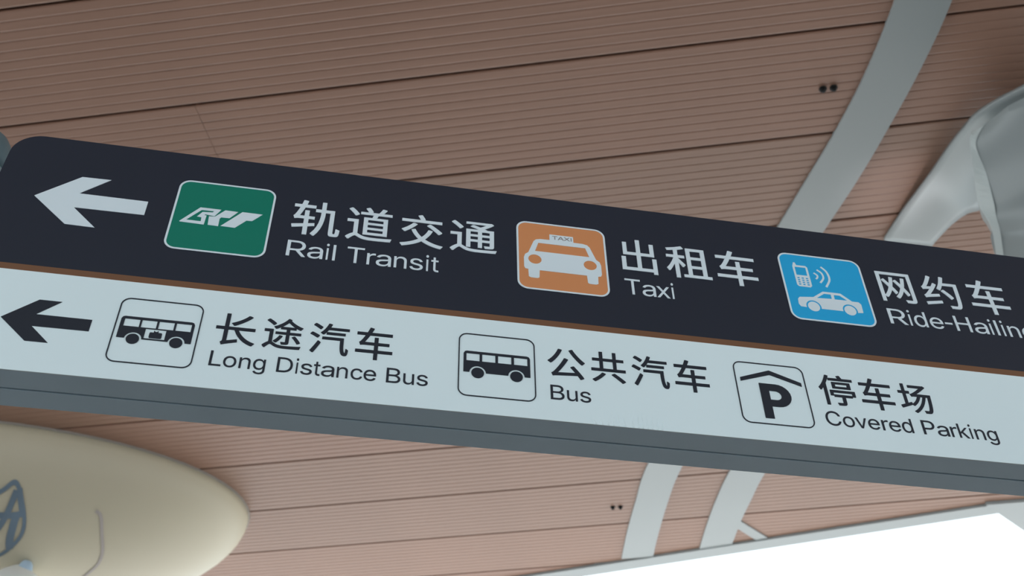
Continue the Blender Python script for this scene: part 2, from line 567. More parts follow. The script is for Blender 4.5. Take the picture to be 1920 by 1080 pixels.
CR = 0.075
slab_piece('front_casing', rrect(XL, XR, Z_BOT, Z_TOP, CR), FACE + 0.004, FACE + 0.073, 'casing', 'grey metal front half of the sign box')
slab_piece('rear_casing', rrect(XL, XR, Z_BOT, Z_TOP, CR), FACE + 0.080, FACE + 0.150, 'casing', 'grey metal rear half of the sign box')
slab_piece('joint_core', rrect(XL + 0.01, XR - 0.01, Z_BOT + 0.008, Z_TOP - 0.01, CR), FACE + 0.073, FACE + 0.080, 'casing_gap')
slab_piece('dark_panel', rrect(XL, XR, Z_UP, Z_TOP, CR, corners=(1, 1, 0, 0)), FACE, FACE + 0.004, 'sign_dark', 'charcoal upper panel')
slab_piece('divider_stripe', [(XL, Z_LO), (XR, Z_LO), (XR, Z_UP), (XL, Z_UP)], FACE, FACE + 0.004, 'sign_brown', 'copper-brown dividing stripe')
slab_piece('white_panel', rrect(XL, XR, Z_BOT, Z_LO, CR, corners=(0, 0, 1, 1)), FACE, FACE + 0.004, 'sign_white', 'white lower panel')

# posts that carry the sign at its ends
for xp in (XL - 0.135, XR + 0.135):
    link('post', lathe('post', [(0.16, 0.0), (0.16, 0.02), (0.085, 0.021), (0.085, 3.81), (0.08, 3.815)], xp - sx0, 0.06, 24), M['post'], sign, 'pale grey round steel post')
    prof = [(0.088, 3.805)] + [(0.088 * math.cos(a), 3.850 + 0.115 * math.sin(a)) for a in [math.radians(d) for d in (0, 15, 30, 45, 60, 75, 88)]]
    link('post_cap', lathe('post_cap', prof, xp - sx0, 0.06, 24), M['post_cap'], sign, 'slate rounded post cap')
    s = 1 if xp < 0 else -1
    for zb in (1.60, 1.95):
        a, b = sorted((xp + s * 0.07 - sx0, xp + s * 0.15 - sx0))
        link('bracket', prism('bracket', [(a, 0.0), (b, 0.0), (b, 0.06), (a, 0.06)], EYE + zb, EYE + zb + 0.06), M['casing'], sign)

ARROW_W = [(-0.8767, 2.0535), (-0.7752, 2.142), (-0.7013, 2.1427), (-0.7688, 2.0775), (-0.5905, 2.0743), (-0.5897, 2.0229), (-0.7706, 2.0237), (-0.7013, 1.9594), (-0.7782, 1.961)]
ARROW_B = [(-0.8387, 1.6356), (-0.7668, 1.7009), (-0.7143, 1.7002), (-0.7626, 1.6541), (-0.6326, 1.6535), (-0.6323, 1.6179), (-0.7638, 1.6176), (-0.7141, 1.5722), (-0.7669, 1.5726)]
CRT = [[(-0.4975, 2.0187), (-0.4521, 2.0784), (-0.3968, 2.0784), (-0.4106, 2.0507), (-0.4352, 2.0542), (-0.4378, 2.0507), (-0.4314, 2.0503), (-0.4329, 2.0151), (-0.4957, 2.0166)], [(-0.4811, 2.0266), (-0.4473, 2.069), (-0.4148, 2.0694), (-0.4175, 2.0643), (-0.4439, 2.0619), (-0.4554, 2.0425), (-0.4434, 2.0412), (-0.4427, 2.0261)], [(-0.4248, 2.0483), (-0.4093, 2.0494), (-0.3857, 2.0781), (-0.3517, 2.0771), (-0.3706, 2.0499), (-0.3925, 2.0492), (-0.3958, 2.0441), (-0.3952, 2.0154), (-0.4227, 2.0162)], [(-0.3892, 2.0173), (-0.3403, 2.0788), (-0.286, 2.0782), (-0.3104, 2.0487), (-0.3251, 2.0484), (-0.3515, 2.016)]]
TAXI = [[(0.5215, 2.1354), (0.5913, 2.1339), (0.5916, 2.1108), (0.6197, 2.1109), (0.6283, 2.1087), (0.6356, 2.1015), (0.6532, 2.0543), (0.6644, 2.043), (0.6677, 2.0276), (0.6665, 1.996), (0.6628, 1.9898), (0.6541, 1.9885), (0.651, 1.96), (0.6285, 1.9566), (0.6224, 1.9613), (0.6219, 1.9879), (0.4869, 1.9886), (0.4843, 1.9602), (0.4629, 1.957), (0.4557, 1.9615), (0.4542, 1.9893), (0.4469, 1.991), (0.4428, 1.9988), (0.4432, 2.036), (0.4481, 2.0469), (0.4557, 2.0524), (0.472, 2.099), (0.4798, 2.1077), (0.4929, 2.1113), (0.5191, 2.1125)], [(0.487, 2.0949), (0.6231, 2.0951), (0.6341, 2.0615), (0.4763, 2.0615)]]
TAXI_L = [(0.4743, 2.0294, 0.0189), (0.6346, 2.0289, 0.0193)]
TAXI_T = [(0.5274, 2.1304), (0.5278, 2.1116), (0.5846, 2.1127), (0.5867, 2.1301)]
PHONE = [[(1.2605, 2.1233), (1.27, 2.1404), (1.2743, 2.1292), (1.3032, 2.1283), (1.3069, 2.1226), (1.3083, 2.0505), (1.302, 2.0435), (1.2662, 2.0434), (1.2616, 2.0497)], [(1.2691, 2.1215), (1.3006, 2.1216), (1.3018, 2.0908), (1.2667, 2.0886)]]
KEYS = [(1.271, 2.0779), (1.2979, 2.0779), (1.2705, 2.0525), (1.2968, 2.0528)]
WAVES = [[(1.3242, 2.105), (1.3335, 2.0965), (1.3327, 2.0877), (1.3269, 2.0807)], [(1.337, 2.1194), (1.3497, 2.1073), (1.3513, 2.0874), (1.3376, 2.067)], [(1.3524, 2.1336), (1.3671, 2.1146), (1.3699, 2.0841), (1.3531, 2.0526)]]
CAR = [[(1.2523, 1.993), (1.2586, 2.0007), (1.3022, 2.0061), (1.3365, 2.032), (1.3917, 2.0325), (1.4224, 2.0055), (1.4427, 2.0054), (1.4491, 1.9974), (1.4481, 1.9648), (1.4271, 1.9619)], [(1.3827, 1.9645), (1.3175, 1.9626)], [(1.2718, 1.9629), (1.2557, 1.9641), (1.2506, 1.9737)], [(1.3124, 2.004), (1.3395, 2.024), (1.3598, 2.024), (1.3599, 2.007)], [(1.3691, 2.0232), (1.3872, 2.0234), (1.4084, 2.0071), (1.3688, 2.0062)]]
CAR_W = [(1.2963, 1.9699, 0.0184), (1.4085, 1.9681, 0.0187)]
LDB = [[(-0.5687, 1.6652), (-0.5649, 1.6764), (-0.4013, 1.6787), (-0.3924, 1.6743), (-0.3915, 1.609), (-0.4058, 1.6092)], [(-0.4484, 1.6098), (-0.5032, 1.6097)], [(-0.5484, 1.61), (-0.5645, 1.6099)], [(-0.5584, 1.6687), (-0.5232, 1.6693), (-0.5207, 1.6476), (-0.5584, 1.6475)], [(-0.5181, 1.6692), (-0.4827, 1.6697), (-0.4803, 1.6475), (-0.5165, 1.6469)], [(-0.4771, 1.6692), (-0.4412, 1.6698), (-0.4391, 1.6476), (-0.4757, 1.6469)], [(-0.4363, 1.6692), (-0.3987, 1.6701), (-0.3992, 1.647), (-0.4341, 1.6465)], [(-0.505, 1.6433), (-0.4542, 1.6438), (-0.4525, 1.6147), (-0.5016, 1.6124)], [(-0.494, 1.633), (-0.4636, 1.6337), (-0.4623, 1.6167), (-0.4919, 1.6158)], [(-0.4843, 1.6394), (-0.4733, 1.6396), (-0.4723, 1.6347), (-0.4833, 1.6345)]]
LDB_W = [(-0.5285, 1.6088, 0.0154), (-0.4267, 1.6085, 0.0156)]
BUS = [[(0.2797, 1.6676), (0.2844, 1.6758), (0.4452, 1.676), (0.4512, 1.6706), (0.4517, 1.609), (0.4355, 1.6085)], [(0.3933, 1.6103), (0.3372, 1.6099)], [(0.2954, 1.6097), (0.2787, 1.6101)], [(0.2857, 1.6694), (0.3196, 1.6692), (0.3206, 1.6436), (0.2861, 1.6418)], [(0.3261, 1.6695), (0.3605, 1.6693), (0.3613, 1.6427), (0.327, 1.6424)], [(0.3674, 1.6687), (0.4021, 1.669), (0.4029, 1.6418), (0.3681, 1.642)], [(0.409, 1.6689), (0.4438, 1.6697), (0.4452, 1.6431), (0.4098, 1.6422)]]
BUS_W = [(0.3153, 1.6096, 0.0163), (0.4154, 1.6081, 0.0165)]
PARK = [[(1.0245, 1.6825), (1.1102, 1.7141), (1.1966, 1.6812), (1.1967, 1.6704), (1.1084, 1.6992), (1.0238, 1.6701)], [(1.0759, 1.6657), (1.1232, 1.6686), (1.149, 1.661), (1.1595, 1.6384), (1.1543, 1.6194), (1.1373, 1.6019), (1.1025, 1.5953), (1.0975, 1.5574), (1.0721, 1.5561)], [(1.0994, 1.6462), (1.1231, 1.6447), (1.1321, 1.6326), (1.1275, 1.6205), (1.1002, 1.6142)]]
GLYPHS = {'R':[[[(100,509),(235,509),(272,506),(305,499),(332,487),(356,471),(375,452),(390,430),(400,404),(407,377),(409,348),(407,318),(400,291),(390,265),(375,243),(356,223),(332,207),(305,195),(272,188),(100,186),(100,242),(109,242),(233,242),(257,244),(279,248),(297,256),(312,266),(324,279),(333,294),(339,310),(343,328),(344,348),(343,367),(339,385),(333,402),(324,416),(312,428),(297,439),(279,446),(257,451),(100,452)]],[[(60,0),(60,509),(125,509),(125,0)]],[[(205,230),(278,230),(428,0),(352,0)]]],'a':[[[(160,-9),(137,-7),(115,-3),(94,5),(76,15),(60,29),(48,45),(38,63),(32,84),(30,108),(32,128),(36,146),(43,161),(53,174),(64,184),(78,193),(92,200),(108,206),(125,211),(143,214),(161,217),(178,220),(200,223),(218,225),(234,227),(247,229),(257,231),(265,235),(271,240),(274,246),(276,255),(276,257),(275,272),(272,285),(267,297),(260,307),(251,315),(240,322),(227,327),(212,330),(196,331),(178,330),(163,327),(149,322),(137,316),(127,309),(118,301),(110,292),(104,283),(100,274),(41,291),(51,313),(64,331),(79,346),(95,358),(114,368),(133,375),(153,380),(173,383),(194,384),(208,384),(223,382),(239,379),(255,375),(271,369),(286,360),(300,350),(312,336),(322,320),(330,301),(335,278),(337,251),(337,0),(277,0),(277,52),(272,52),(267,43),(260,34),(252,25),(242,16),(229,8),(215,1),(199,-4),(181,-7)],[(170,45),(192,47),(211,51),(228,59),(242,68),(254,80),(263,93),(270,108),(274,122),(276,138),(276,190),(272,187),(267,184),(259,182),(251,180),(241,178),(231,176),(221,174),(210,173),(200,171),(191,170),(182,169),(175,168),(161,166),(147,163),(134,159),(122,153),(112,147),(103,139),(97,130),(93,118),(92,105),(93,93),(96,82),(102,72),(109,64),(119,57),(130,52),(142,48),(156,46)]]],'i':[[[(53,0),(53,379),(114,379),(114,0)]],[[(84,443),(73,444),(63,448),(54,455),(47,463),(43,472),(41,483),(43,494),(47,504),(54,512),(63,518),(73,522),(84,524),(95,522),(105,518),(114,512),(121,504),(125,494),(126,483),(125,472),(121,463),(114,455),(105,448),(95,444)]]],'l':[[[(53,0),(53,509),(114,509),(114,0)]]],'T':[[[(32,452),(32,509),(417,509),(417,452),(257,452),(257,0),(193,0),(193,452)]]],'r':[[[(53,0),(53,379),(112,379),(112,321),(115,321),(124,339),(137,354),(152,367),(171,377),(191,383),(213,385),(218,385),(223,385),(229,384),(235,384),(240,384),(243,384),(243,322),(241,323),(236,324),(230,324),(223,325),(215,326),(207,326),(190,324),(174,321),(159,315),(146,306),(135,296),(126,284),(119,269),(115,254),(114,237),(114,0)]]],'n':[[[(114,227),(114,0),(53,0),(53,379),(112,379),(112,319),(116,319),(132,344),(152,362),(175,374),(200,382),(227,384),(252,383),(275,377),(295,369),(313,356),(328,340),(341,321),(350,298),(355,271),(357,240),(357,0),(296,0),(296,235),(293,263),(286,286),(273,304),(256,318),(235,326),(210,329),(192,328),(176,324),(161,317),(147,308),(136,297),(126,283),(119,266),(115,248)]]],'s':[[[(182,-8),(157,-7),(133,-3),(112,3),(93,12),(76,24),(62,38),(50,54),(41,73),(36,94),(94,107),(101,87),(111,72),(124,60),(141,52),(160,47),(181,45),(206,47),(227,53),(244,62),(258,74),(265,88),(268,103),(266,115),(262,126),(254,136),(243,144),(229,150),(212,155),(149,170),(118,180),(92,192),(72,208),(58,227),(50,249),(47,274),(49,295),(55,314),(65,332),(79,347),(95,360),(115,370),(137,378),(161,383),(187,384),(212,383),(234,379),(254,372),(271,363),(286,352),(299,339),(309,324),(318,308),(324,290),(268,277),(262,291),(254,304),(243,316),(228,325),(210,331),(187,333),(166,331),(147,326),(131,317),(119,305),(111,292),(109,277),(110,264),(115,253),(124,243),(136,235),(152,229),(172,223),(229,209),(261,200),(287,187),(306,171),(320,153),(328,131),(331,107),(329,85),(323,65),(312,47),(298,31),(281,18),(260,6),(236,-2),(210,-7)]]],'t':[[[(204,379),(204,327),(6,327),(6,379)]],[[(65,471),(126,471),(126,98),(127,83),(130,70),(136,61),(144,55),(156,51),(170,50),(175,50),(180,50),(185,51),(191,52),(197,53),(202,54),(213,2),(207,0),(200,-2),(192,-3),(184,-3),(176,-4),(168,-4),(138,-1),(113,7),(92,21),(77,41),(68,64),(65,93)]]],'x':[[[(21,0),(91,0),(352,379),(282,379)]],[[(29,379),(100,379),(358,0),(287,0)]]],'d':[[[(195,-8),(165,-6),(137,3),(111,16),(89,34),(70,57),(55,84),(43,116),(36,151),(34,189),(36,227),(43,261),(55,293),(70,320),(89,342),(112,361),(137,374),(165,382),(196,384),(218,383),(237,379),(253,373),(267,364),(278,355),(287,346),(295,336),(301,327),(306,319),(311,319),(311,509),(372,509),(372,0),(313,0),(313,59),(307,59),(301,50),(295,41),(287,31),(277,21),(266,12),(252,4),(236,-3),(217,-7)],[(205,47),(226,49),(246,55),(263,65),(278,78),(290,95),(299,115),(306,138),(310,162),(312,189),(310,216),(306,241),(300,263),(290,282),(278,299),(263,312),(246,322),(227,328),(205,330),(182,328),(162,322),(145,311),(130,298),(118,281),(108,261),(102,239),(98,215),(96,189),(98,163),(102,139),(109,117),(118,97),(130,80),(145,66),(162,55),(182,49)]]],'e':[[[(212,-8),(177,-5),(145,3),(117,16),(92,35),(72,58),(56,85),(44,116),(37,150),(34,187),(36,224),(44,258),(55,290),(71,317),(91,340),(115,359),(142,373),(172,382),(205,384),(226,383),(246,380),(266,374),(285,366),(303,355),(319,341),(334,324),(347,305),(357,282),(365,256),(370,227),(371,194),(371,169),(309,169),(310,202),(308,226),(304,248),(298,269),(288,286),(277,301),(263,314),(246,323),(227,328),(205,330),(183,328),(164,323),(146,313),(131,301),(119,286),(109,270),(102,251),(97,231),(96,211),(96,178),(98,151),(102,127),(110,106),(121,88),(135,73),(151,61),(169,53),(190,48),(212,46),(227,47),(241,49),(254,53),(265,58),(276,65),(285,73),(294,82),(300,93),(306,105),(365,91),(358,72),(348,55),(335,39),(320,26),(302,14),(283,4),(261,-3),(237,-7)]],[[(75,169),(75,221),(330,221),(330,169)]]],'-':[[[(337,244),(337,188),(114,188),(114,244)]]],'H':[[[(60,0),(60,509),(125,509),(125,289),(392,289),(392,509),(457,509),(457,0),(392,0),(392,232),(125,232),(125,0)]]],'g':[[[(207,-151),(180,-149),(156,-146),(134,-140),(114,-132),(97,-122),(82,-110),(70,-97),(59,-84),(51,-69),(101,-41),(107,-49),(114,-57),(122,-66),(131,-74),(142,-82),(154,-88),(169,-93),(187,-96),(207,-97),(236,-95),(261,-87),(282,-75),(298,-58),(308,-34),(311,-6),(311,68),(306,68),(301,60),(294,51),(287,41),(277,32),(266,23),(252,16),(236,10),(217,6),(195,5),(165,7),(138,14),(113,27),(90,43),(71,65),(55,90),(43,120),(36,154),(34,191),(36,229),(43,263),(55,293),(71,320),(90,342),(112,361),(138,374),(166,382),(196,384),(218,383),(237,379),(253,373),(267,365),(279,356),(288,346),(296,336),(302,327),(308,319),(313,319),(313,379),(372,379),(372,-9),(370,-40),(363,-67),(350,-90),(334,-109),(314,-124),(291,-136),(265,-144),(237,-149)],[(205,59),(227,61),(246,66),(264,75),(278,87),(290,103),(300,121),(307,142),(311,166),(312,193),(311,219),(307,242),(300,264),(291,283),(279,299),(264,312),(247,322),(227,328),(205,330),(182,328),(163,322),(145,312),(130,298),(118,282),(109,262),(102,241),(98,218),(96,193),(98,167),(102,144),(109,123),(118,104),(131,88),(145,76),(163,66),(183,61)]]],'L':[[[(60,0),(60,509),(125,509),(125,57),(361,57),(361,0)]]],'o':[[[(207,-8),(174,-5),(144,3),(117,16),(93,35),(72,58),(56,85),(44,116),(37,150),(34,187),(37,225),(44,260),(56,291),(72,318),(93,341),(117,360),(144,374),(174,382),(207,384),(241,382),(271,374),(299,360),(323,341),(343,318),(359,291),(371,260),(379,225),(381,187),(379,150),(371,116),(359,85),(343,58),(323,35),(299,16),(271,3),(241,-5)],[(207,46),(231,49),(252,55),(270,66),(285,80),(298,97),(307,117),(314,139),(318,163),(319,187),(318,212),(314,236),(307,258),(298,278),(285,296),(270,310),(252,321),(231,328),(207,330),(184,328),(163,321),(145,310),(130,296),(118,278),(108,258),(102,236),(98,212),(96,187),(98,163),(102,139),(108,117),(118,97),(130,80),(145,66),(163,55),(184,49)]]],'D':[[[(219,0),(96,0),(96,57),(215,57),(254,60),(288,68),(318,81),(343,99),(363,122),(379,149),(390,181),(397,216),(399,255),(397,294),(390,329),(379,361),(364,388),(344,410),(320,428),(291,441),(258,449),(221,452),(93,452),(93,509),(225,509),(273,505),(315,495),(353,478),(385,455),(412,426),(433,391),(449,351),(458,306),(462,255),(458,205),(449,159),(433,119),(411,83),(384,54),(351,31),(312,14),(268,3)]],[[(125,509),(125,0),(60,0),(60,509)]]],'c':[[[(207,-8),(174,-5),(144,3),(117,16),(93,35),(72,58),(56,85),(44,116),(37,150),(34,187),(37,225),(44,260),(56,291),(72,318),(93,341),(117,360),(144,374),(174,382),(207,384),(226,384),(243,381),(260,377),(276,371),(291,364),(305,356),(318,346),(330,335),(340,322),(349,308),(356,293),(362,277),(303,262),(300,272),(295,281),(290,289),(284,297),(278,304),(270,311),(261,316),(252,321),(242,325),(231,328),(220,329),(207,330),(184,328),(163,321),(145,310),(130,296),(118,278),(108,258),(102,236),(98,212),(96,187),(98,163),(102,139),(108,117),(118,97),(130,80),(145,66),(163,55),(184,49),(207,46),(220,47),(232,49),(243,52),(253,55),(262,60),(271,66),(279,73),(285,80),(292,89),(297,98),(301,107),(304,117),(363,102),(357,86),(350,70),(341,56),(331,43),(319,32),(306,21),(292,12),(277,5),(261,-1),(244,-5),(226,-7)]]],'B':[[[(60,0),(60,509),(241,509),(274,507),(304,501),(329,491),(350,477),(367,461),(381,442),(390,421),(396,398),(398,374),(397,353),(393,336),(387,320),(378,307),(368,295),(356,286),(343,278),(329,272),(315,267),(315,262),(331,260),(347,254),(363,245),(378,234),(391,220),(402,203),(411,184),(416,161),(418,136),(416,111),(410,88),(400,67),(386,48),(368,31),(344,18),(317,8),(284,2),(247,0)],[(125,57),(245,57),(281,60),(309,67),(330,80),(344,96),(353,115),(355,137),(354,153),(350,169),(342,184),(333,197),(320,209),(306,218),(289,225),(269,229),(248,231),(125,231)],[(125,285),(238,285),(256,287),(273,290),(288,296),(302,304),(314,314),(323,326),(330,340),(335,355),(336,372),(333,393),(326,412),(313,429),(294,442),(270,449),(240,452),(125,452)]]],'u':[[[(182,-5),(158,-3),(135,2),(115,11),(97,23),(82,39),(69,59),(60,82),(54,109),(53,139),(53,379),(114,379),(114,144),(116,117),(124,94),(137,75),(154,61),(175,53),(200,50),(218,51),(234,55),(249,62),(263,71),(274,83),(283,97),(290,113),(295,132),(296,153),(296,379),(357,379),(357,0),(298,0),(298,60),(294,60),(277,35),(257,17),(234,5),(209,-3)]]],'v':[[[(17,379),(83,379),(194,66),(305,379),(371,379),(226,0),(162,0)]]],'P':[[[(100,509),(235,509),(272,506),(305,499),(332,487),(356,471),(375,452),(390,430),(400,404),(407,377),(409,348),(407,318),(400,291),(390,265),(375,243),(356,223),(332,207),(305,195),(272,188),(100,186),(100,242),(109,242),(233,242),(257,244),(279,248),(297,256),(312,266),(324,279),(333,294),(339,310),(343,328),(344,348),(343,367),(339,385),(333,402),(324,416),(312,428),(297,439),(279,446),(257,451),(100,452)]],[[(60,0),(60,509),(125,509),(125,0)]]],'k':[[[(110,137),(110,212),(121,212),(284,379),(360,379),(184,199),(177,199)]],[[(53,0),(53,509),(114,509),(114,0)]],[[(294,0),(148,186),(191,229),(372,0)]]],'A':[[[(16,0),(86,0),(240,430),(393,0),(463,0),(276,509),(203,509)]],[[(110,142),(110,199),(370,199),(370,142)]]],'X':[[[(18,0),(91,0),(446,509),(374,509)]],[[(29,509),(104,509),(456,0),(382,0)]]],'I':[[[(53,0),(53,509),(120,509),(120,0)]]],'C':[[[(267,-7),(225,-3),(186,7),(150,25),(119,49),(92,79),(70,115),(53,157),(44,203),(40,254),(44,305),(53,352),(70,393),(92,429),(119,459),(150,484),(186,501),(225,512),(267,516),(293,514),(317,511),(340,504),(362,496),(383,485),(402,471),(419,456),(435,438),(448,418),(459,397),(467,373),(473,348),(408,348),(404,365),(397,380),(389,395),(380,407),(369,418),(357,428),(344,437),(330,444),(315,449),(300,453),(284,455),(267,456),(237,453),(209,445),(184,432),(161,414),(141,391),(125,364),(113,332),(106,295),(103,254),(106,213),(113,177),(125,145),(141,117),(161,94),(184,76),(210,63),(237,56),(267,53),(284,54),(300,56),(315,60),(330,65),(344,72),(357,81),(369,90),(380,102),(389,114),(397,128),(404,144),(408,160),(473,160),(467,135),(459,112),(448,91),(435,71),(420,53),(402,38),(383,24),(363,13),(341,5),(317,-2),(293,-6)]]]}
BOXES = {'R': (79, 711, 722), 'a': (36, 530, 556), 'i': (66, 154, 222), 'l': (64, 152, 222), 'T': (23, 588, 611), 'r': (65, 347, 333), 'n': (66, 487, 556), 's': (31, 467, 500), 't': (18, 271, 278), 'x': (7, 492, 500), 'd': (34, 489, 556), 'e': (37, 516, 556), 'H': (80, 641, 722), 'g': (32, 487, 556), 'L': (73, 521, 556), 'o': (33, 519, 556), 'D': (77, 674, 722), 'c': (39, 491, 500), 'B': (73, 624, 667), 'u': (64, 485, 556), 'v': (13, 488, 500), 'P': (77, 622, 667), 'k': (66, 501, 500), 'A': (-2, 669, 667), 'X': (4, 662, 667), 'I': (96, 190, 278), 'C': (50, 673, 722), '-': (32, 302, 333)}
HANZI = {'A': [('轨', -0.2063, -0.0741, 2.0209, 2.1555), ('道', -0.0574, 0.0696, 2.0257, 2.1554), ('交', 0.0926, 0.2129, 2.0238, 2.151), ('通', 0.2329, 0.3656, 2.0281, 2.1485)], 'B': [('出', 0.7312, 0.8358, 2.0223, 2.1539), ('租', 0.8655, 0.9993, 2.0227, 2.1499), ('车', 1.0178, 1.1421, 2.0178, 2.1548)], 'C': [('网', 1.5272, 1.638, 2.0256, 2.1451), ('约', 1.6695, 1.7892, 2.0237, 2.1515), ('车', 1.8214, 1.9476, 2.0199, 2.1562)], 'D': [('长', -0.3415, -0.2432, 1.6189, 1.7182), ('途', -0.2251, -0.1298, 1.6231, 1.7205), ('汽', -0.1114, -0.0134, 1.6199, 1.7191), ('车', 0.0036, 0.0973, 1.6174, 1.7198)], 'E': [('公', 0.4984, 0.5978, 1.6192, 1.7151), ('共', 0.6143, 0.7067, 1.6203, 1.7186), ('汽', 0.7247, 0.8237, 1.618, 1.7197), ('车', 0.8401, 0.934, 1.6159, 1.7204)], 'F': [('停', 1.2459, 1.3481, 1.6203, 1.7208), ('车', 1.3643, 1.4598, 1.6184, 1.7225), ('场', 1.4768, 1.5721, 1.6214, 1.7173)]}


def sym_arrow(pts):
    """tip at the left; average the upper and lower halves"""
    tip, a, b, c, d, e, f_, g, h = pts
    zc = (tip[1] + (d[1] + e[1]) / 2 + (a[1] + h[1]) / 2) / 3
    m = lambda p, q: ((p[0] + q[0]) / 2, abs(p[1] - q[1]) / 2)
    A, Bp, Cp, Dp = m(a, h), m(b, g), m(c, f_), m(d, e)
    up = [(p[0], zc + p[1]) for p in (A, Bp, Cp, Dp)]
    dn = [(p[0], zc - p[1]) for p in (Dp, Cp, Bp, A)]
    return [(tip[0], zc)] + up + dn


on_sign('arrow', [sym_arrow(ARROW_W)], 'print_white', proud=0.0012, label='white arrow pointing left')
on_sign('arrow', [sym_arrow(ARROW_B)], 'print_dark', proud=0.0012, label='charcoal arrow pointing left')


def pictogram(x0, z0, size, bg, border_mat, bw, label):
    r = size * 0.115
    root = empty('pictogram', (0, 0, 0), label, 'x')
    del root['category']
    root.parent = sign
    out = rrect(x0, x0 + size, z0, z0 + size, r)
    inn = rrect(x0 + bw, x0 + size - bw, z0 + bw, z0 + size - bw, r - bw)
    if bg:
        on_sign('background', [rrect(x0 + bw * 0.5, x0 + size - bw * 0.5, z0 + bw * 0.5, z0 + size - bw * 0.5, r - bw * 0.5)], bg, root, 0.0012)
    on_sign('border', [out, inn], border_mat, root, 0.0018)
    return root


# green rail pictogram
g = pictogram(-0.5219, 1.9165, 0.2625, 'print_green', 'print_white', 0.0055, 'green square pictogram with a white slanted rail emblem')
on_sign('symbol', [CRT[0], CRT[1]], 'print_white', g, 0.0018)
on_sign('symbol', [CRT[2]], 'print_white', g, 0.0018)
on_sign('symbol', [CRT[3]], 'print_white', g, 0.0018)

# orange taxi pictogram
g = pictogram(0.4235, 1.9145, 0.2625, 'print_orange', 'print_white', 0.0055, 'orange square pictogram with a white taxi seen from the front')
xc = 0.5553
mir = lambda pts: [(2 * xc - x, z) for x, z in pts]
half = [(xc, 2.1345), (0.5205, 2.1345), (0.5200, 2.1118), (0.4929, 2.1113), (0.4798, 2.1077), (0.4730, 2.1000), (0.4565, 2.0535), (0.4470, 2.0455), (0.4434, 2.0330), (0.4434, 1.9980), (0.4465, 1.9905), (0.4550, 1.9890), (0.4560, 1.9615), (0.4620, 1.9580), (0.4810, 1.9580), (0.4860, 1.9610), (0.4875, 1.9884), (xc, 1.9884)]
body = half + mir(half)[::-1][1:-1]
ws = [(0.4865, 2.0950), (0.6241, 2.0950), (0.6345, 2.0615), (0.4761, 2.0615)]
on_sign('symbol', [body, ws, circle(0.4750, 2.0293, 0.0190, 0.0178), circle(0.6352, 2.0293, 0.0190, 0.0178)], 'print_white', g, 0.0018)

# blue ride-hailing pictogram
g2 = pictogram(1.2195, 1.9135, 0.2625, 'print_blue', 'print_white', 0.0055, 'blue square pictogram with a mobile phone, signal waves and a car')
keys = []
for i in range(3):
    for j in range(4):
        cx = 1.2712 + 0.0133 * i
        cz = 2.0780 - 0.0084 * j
        keys.append([(cx - 0.0036, cz - 0.0024), (cx + 0.0036, cz - 0.0024), (cx + 0.0036, cz + 0.0024), (cx - 0.0036, cz + 0.0024)])
phone = [(1.2610, 2.1240), (1.2660, 2.1395), (1.2715, 2.1395), (1.2740, 2.1292), (1.3030, 2.1292), (1.3078, 2.1240), (1.3082, 2.0500), (1.3025, 2.0437), (1.2662, 2.0437), (1.2614, 2.0500)]
screen = [(1.2675, 2.1218), (1.3015, 2.1218), (1.3015, 2.0895), (1.2675, 2.0895)]
on_sign('symbol', [phone, screen] + keys, 'print_white', g2, 0.0018, label='white mobile phone symbol')
for w, wd in zip(WAVES, (0.0055, 0.0060, 0.0065)):
    on_sign('symbol', [stroke(w, wd)], 'print_white', g2, 0.0018, label='white signal wave')
(w1x, w1z, _), (w2x, w2z, _) = CAR_W
wz, wr, ar = 1.9690, 0.0182, 0.0232
c0, c1, c2, c3, c4 = CAR
loop = c0[:-1] + [(w2x + 0.0225, 1.9628)] + arch(w2x, wz, ar, (w2x + 0.0225, 1.9628), (w2x - 0.0225, 1.9635)) + \
    [(w1x + 0.0225, 1.9630)] + arch(w1x, wz, ar, (w1x + 0.0225, 1.9630), (w1x - 0.0225, 1.9635)) + c2[1:]
car_loop = []
for p in loop[::-1]:
    if not car_loop or math.hypot(p[0] - car_loop[-1][0], p[1] - car_loop[-1][1]) > 0.0005:
        car_loop.append(p)
on_sign('symbol', [car_loop, c3, c4], 'print_white', g2, 0.0018, label='white car symbol')
for wx in (w1x, w2x):
    on_sign('wheel', [circle(wx, wz, wr)], 'print_white', g2, 0.0018)


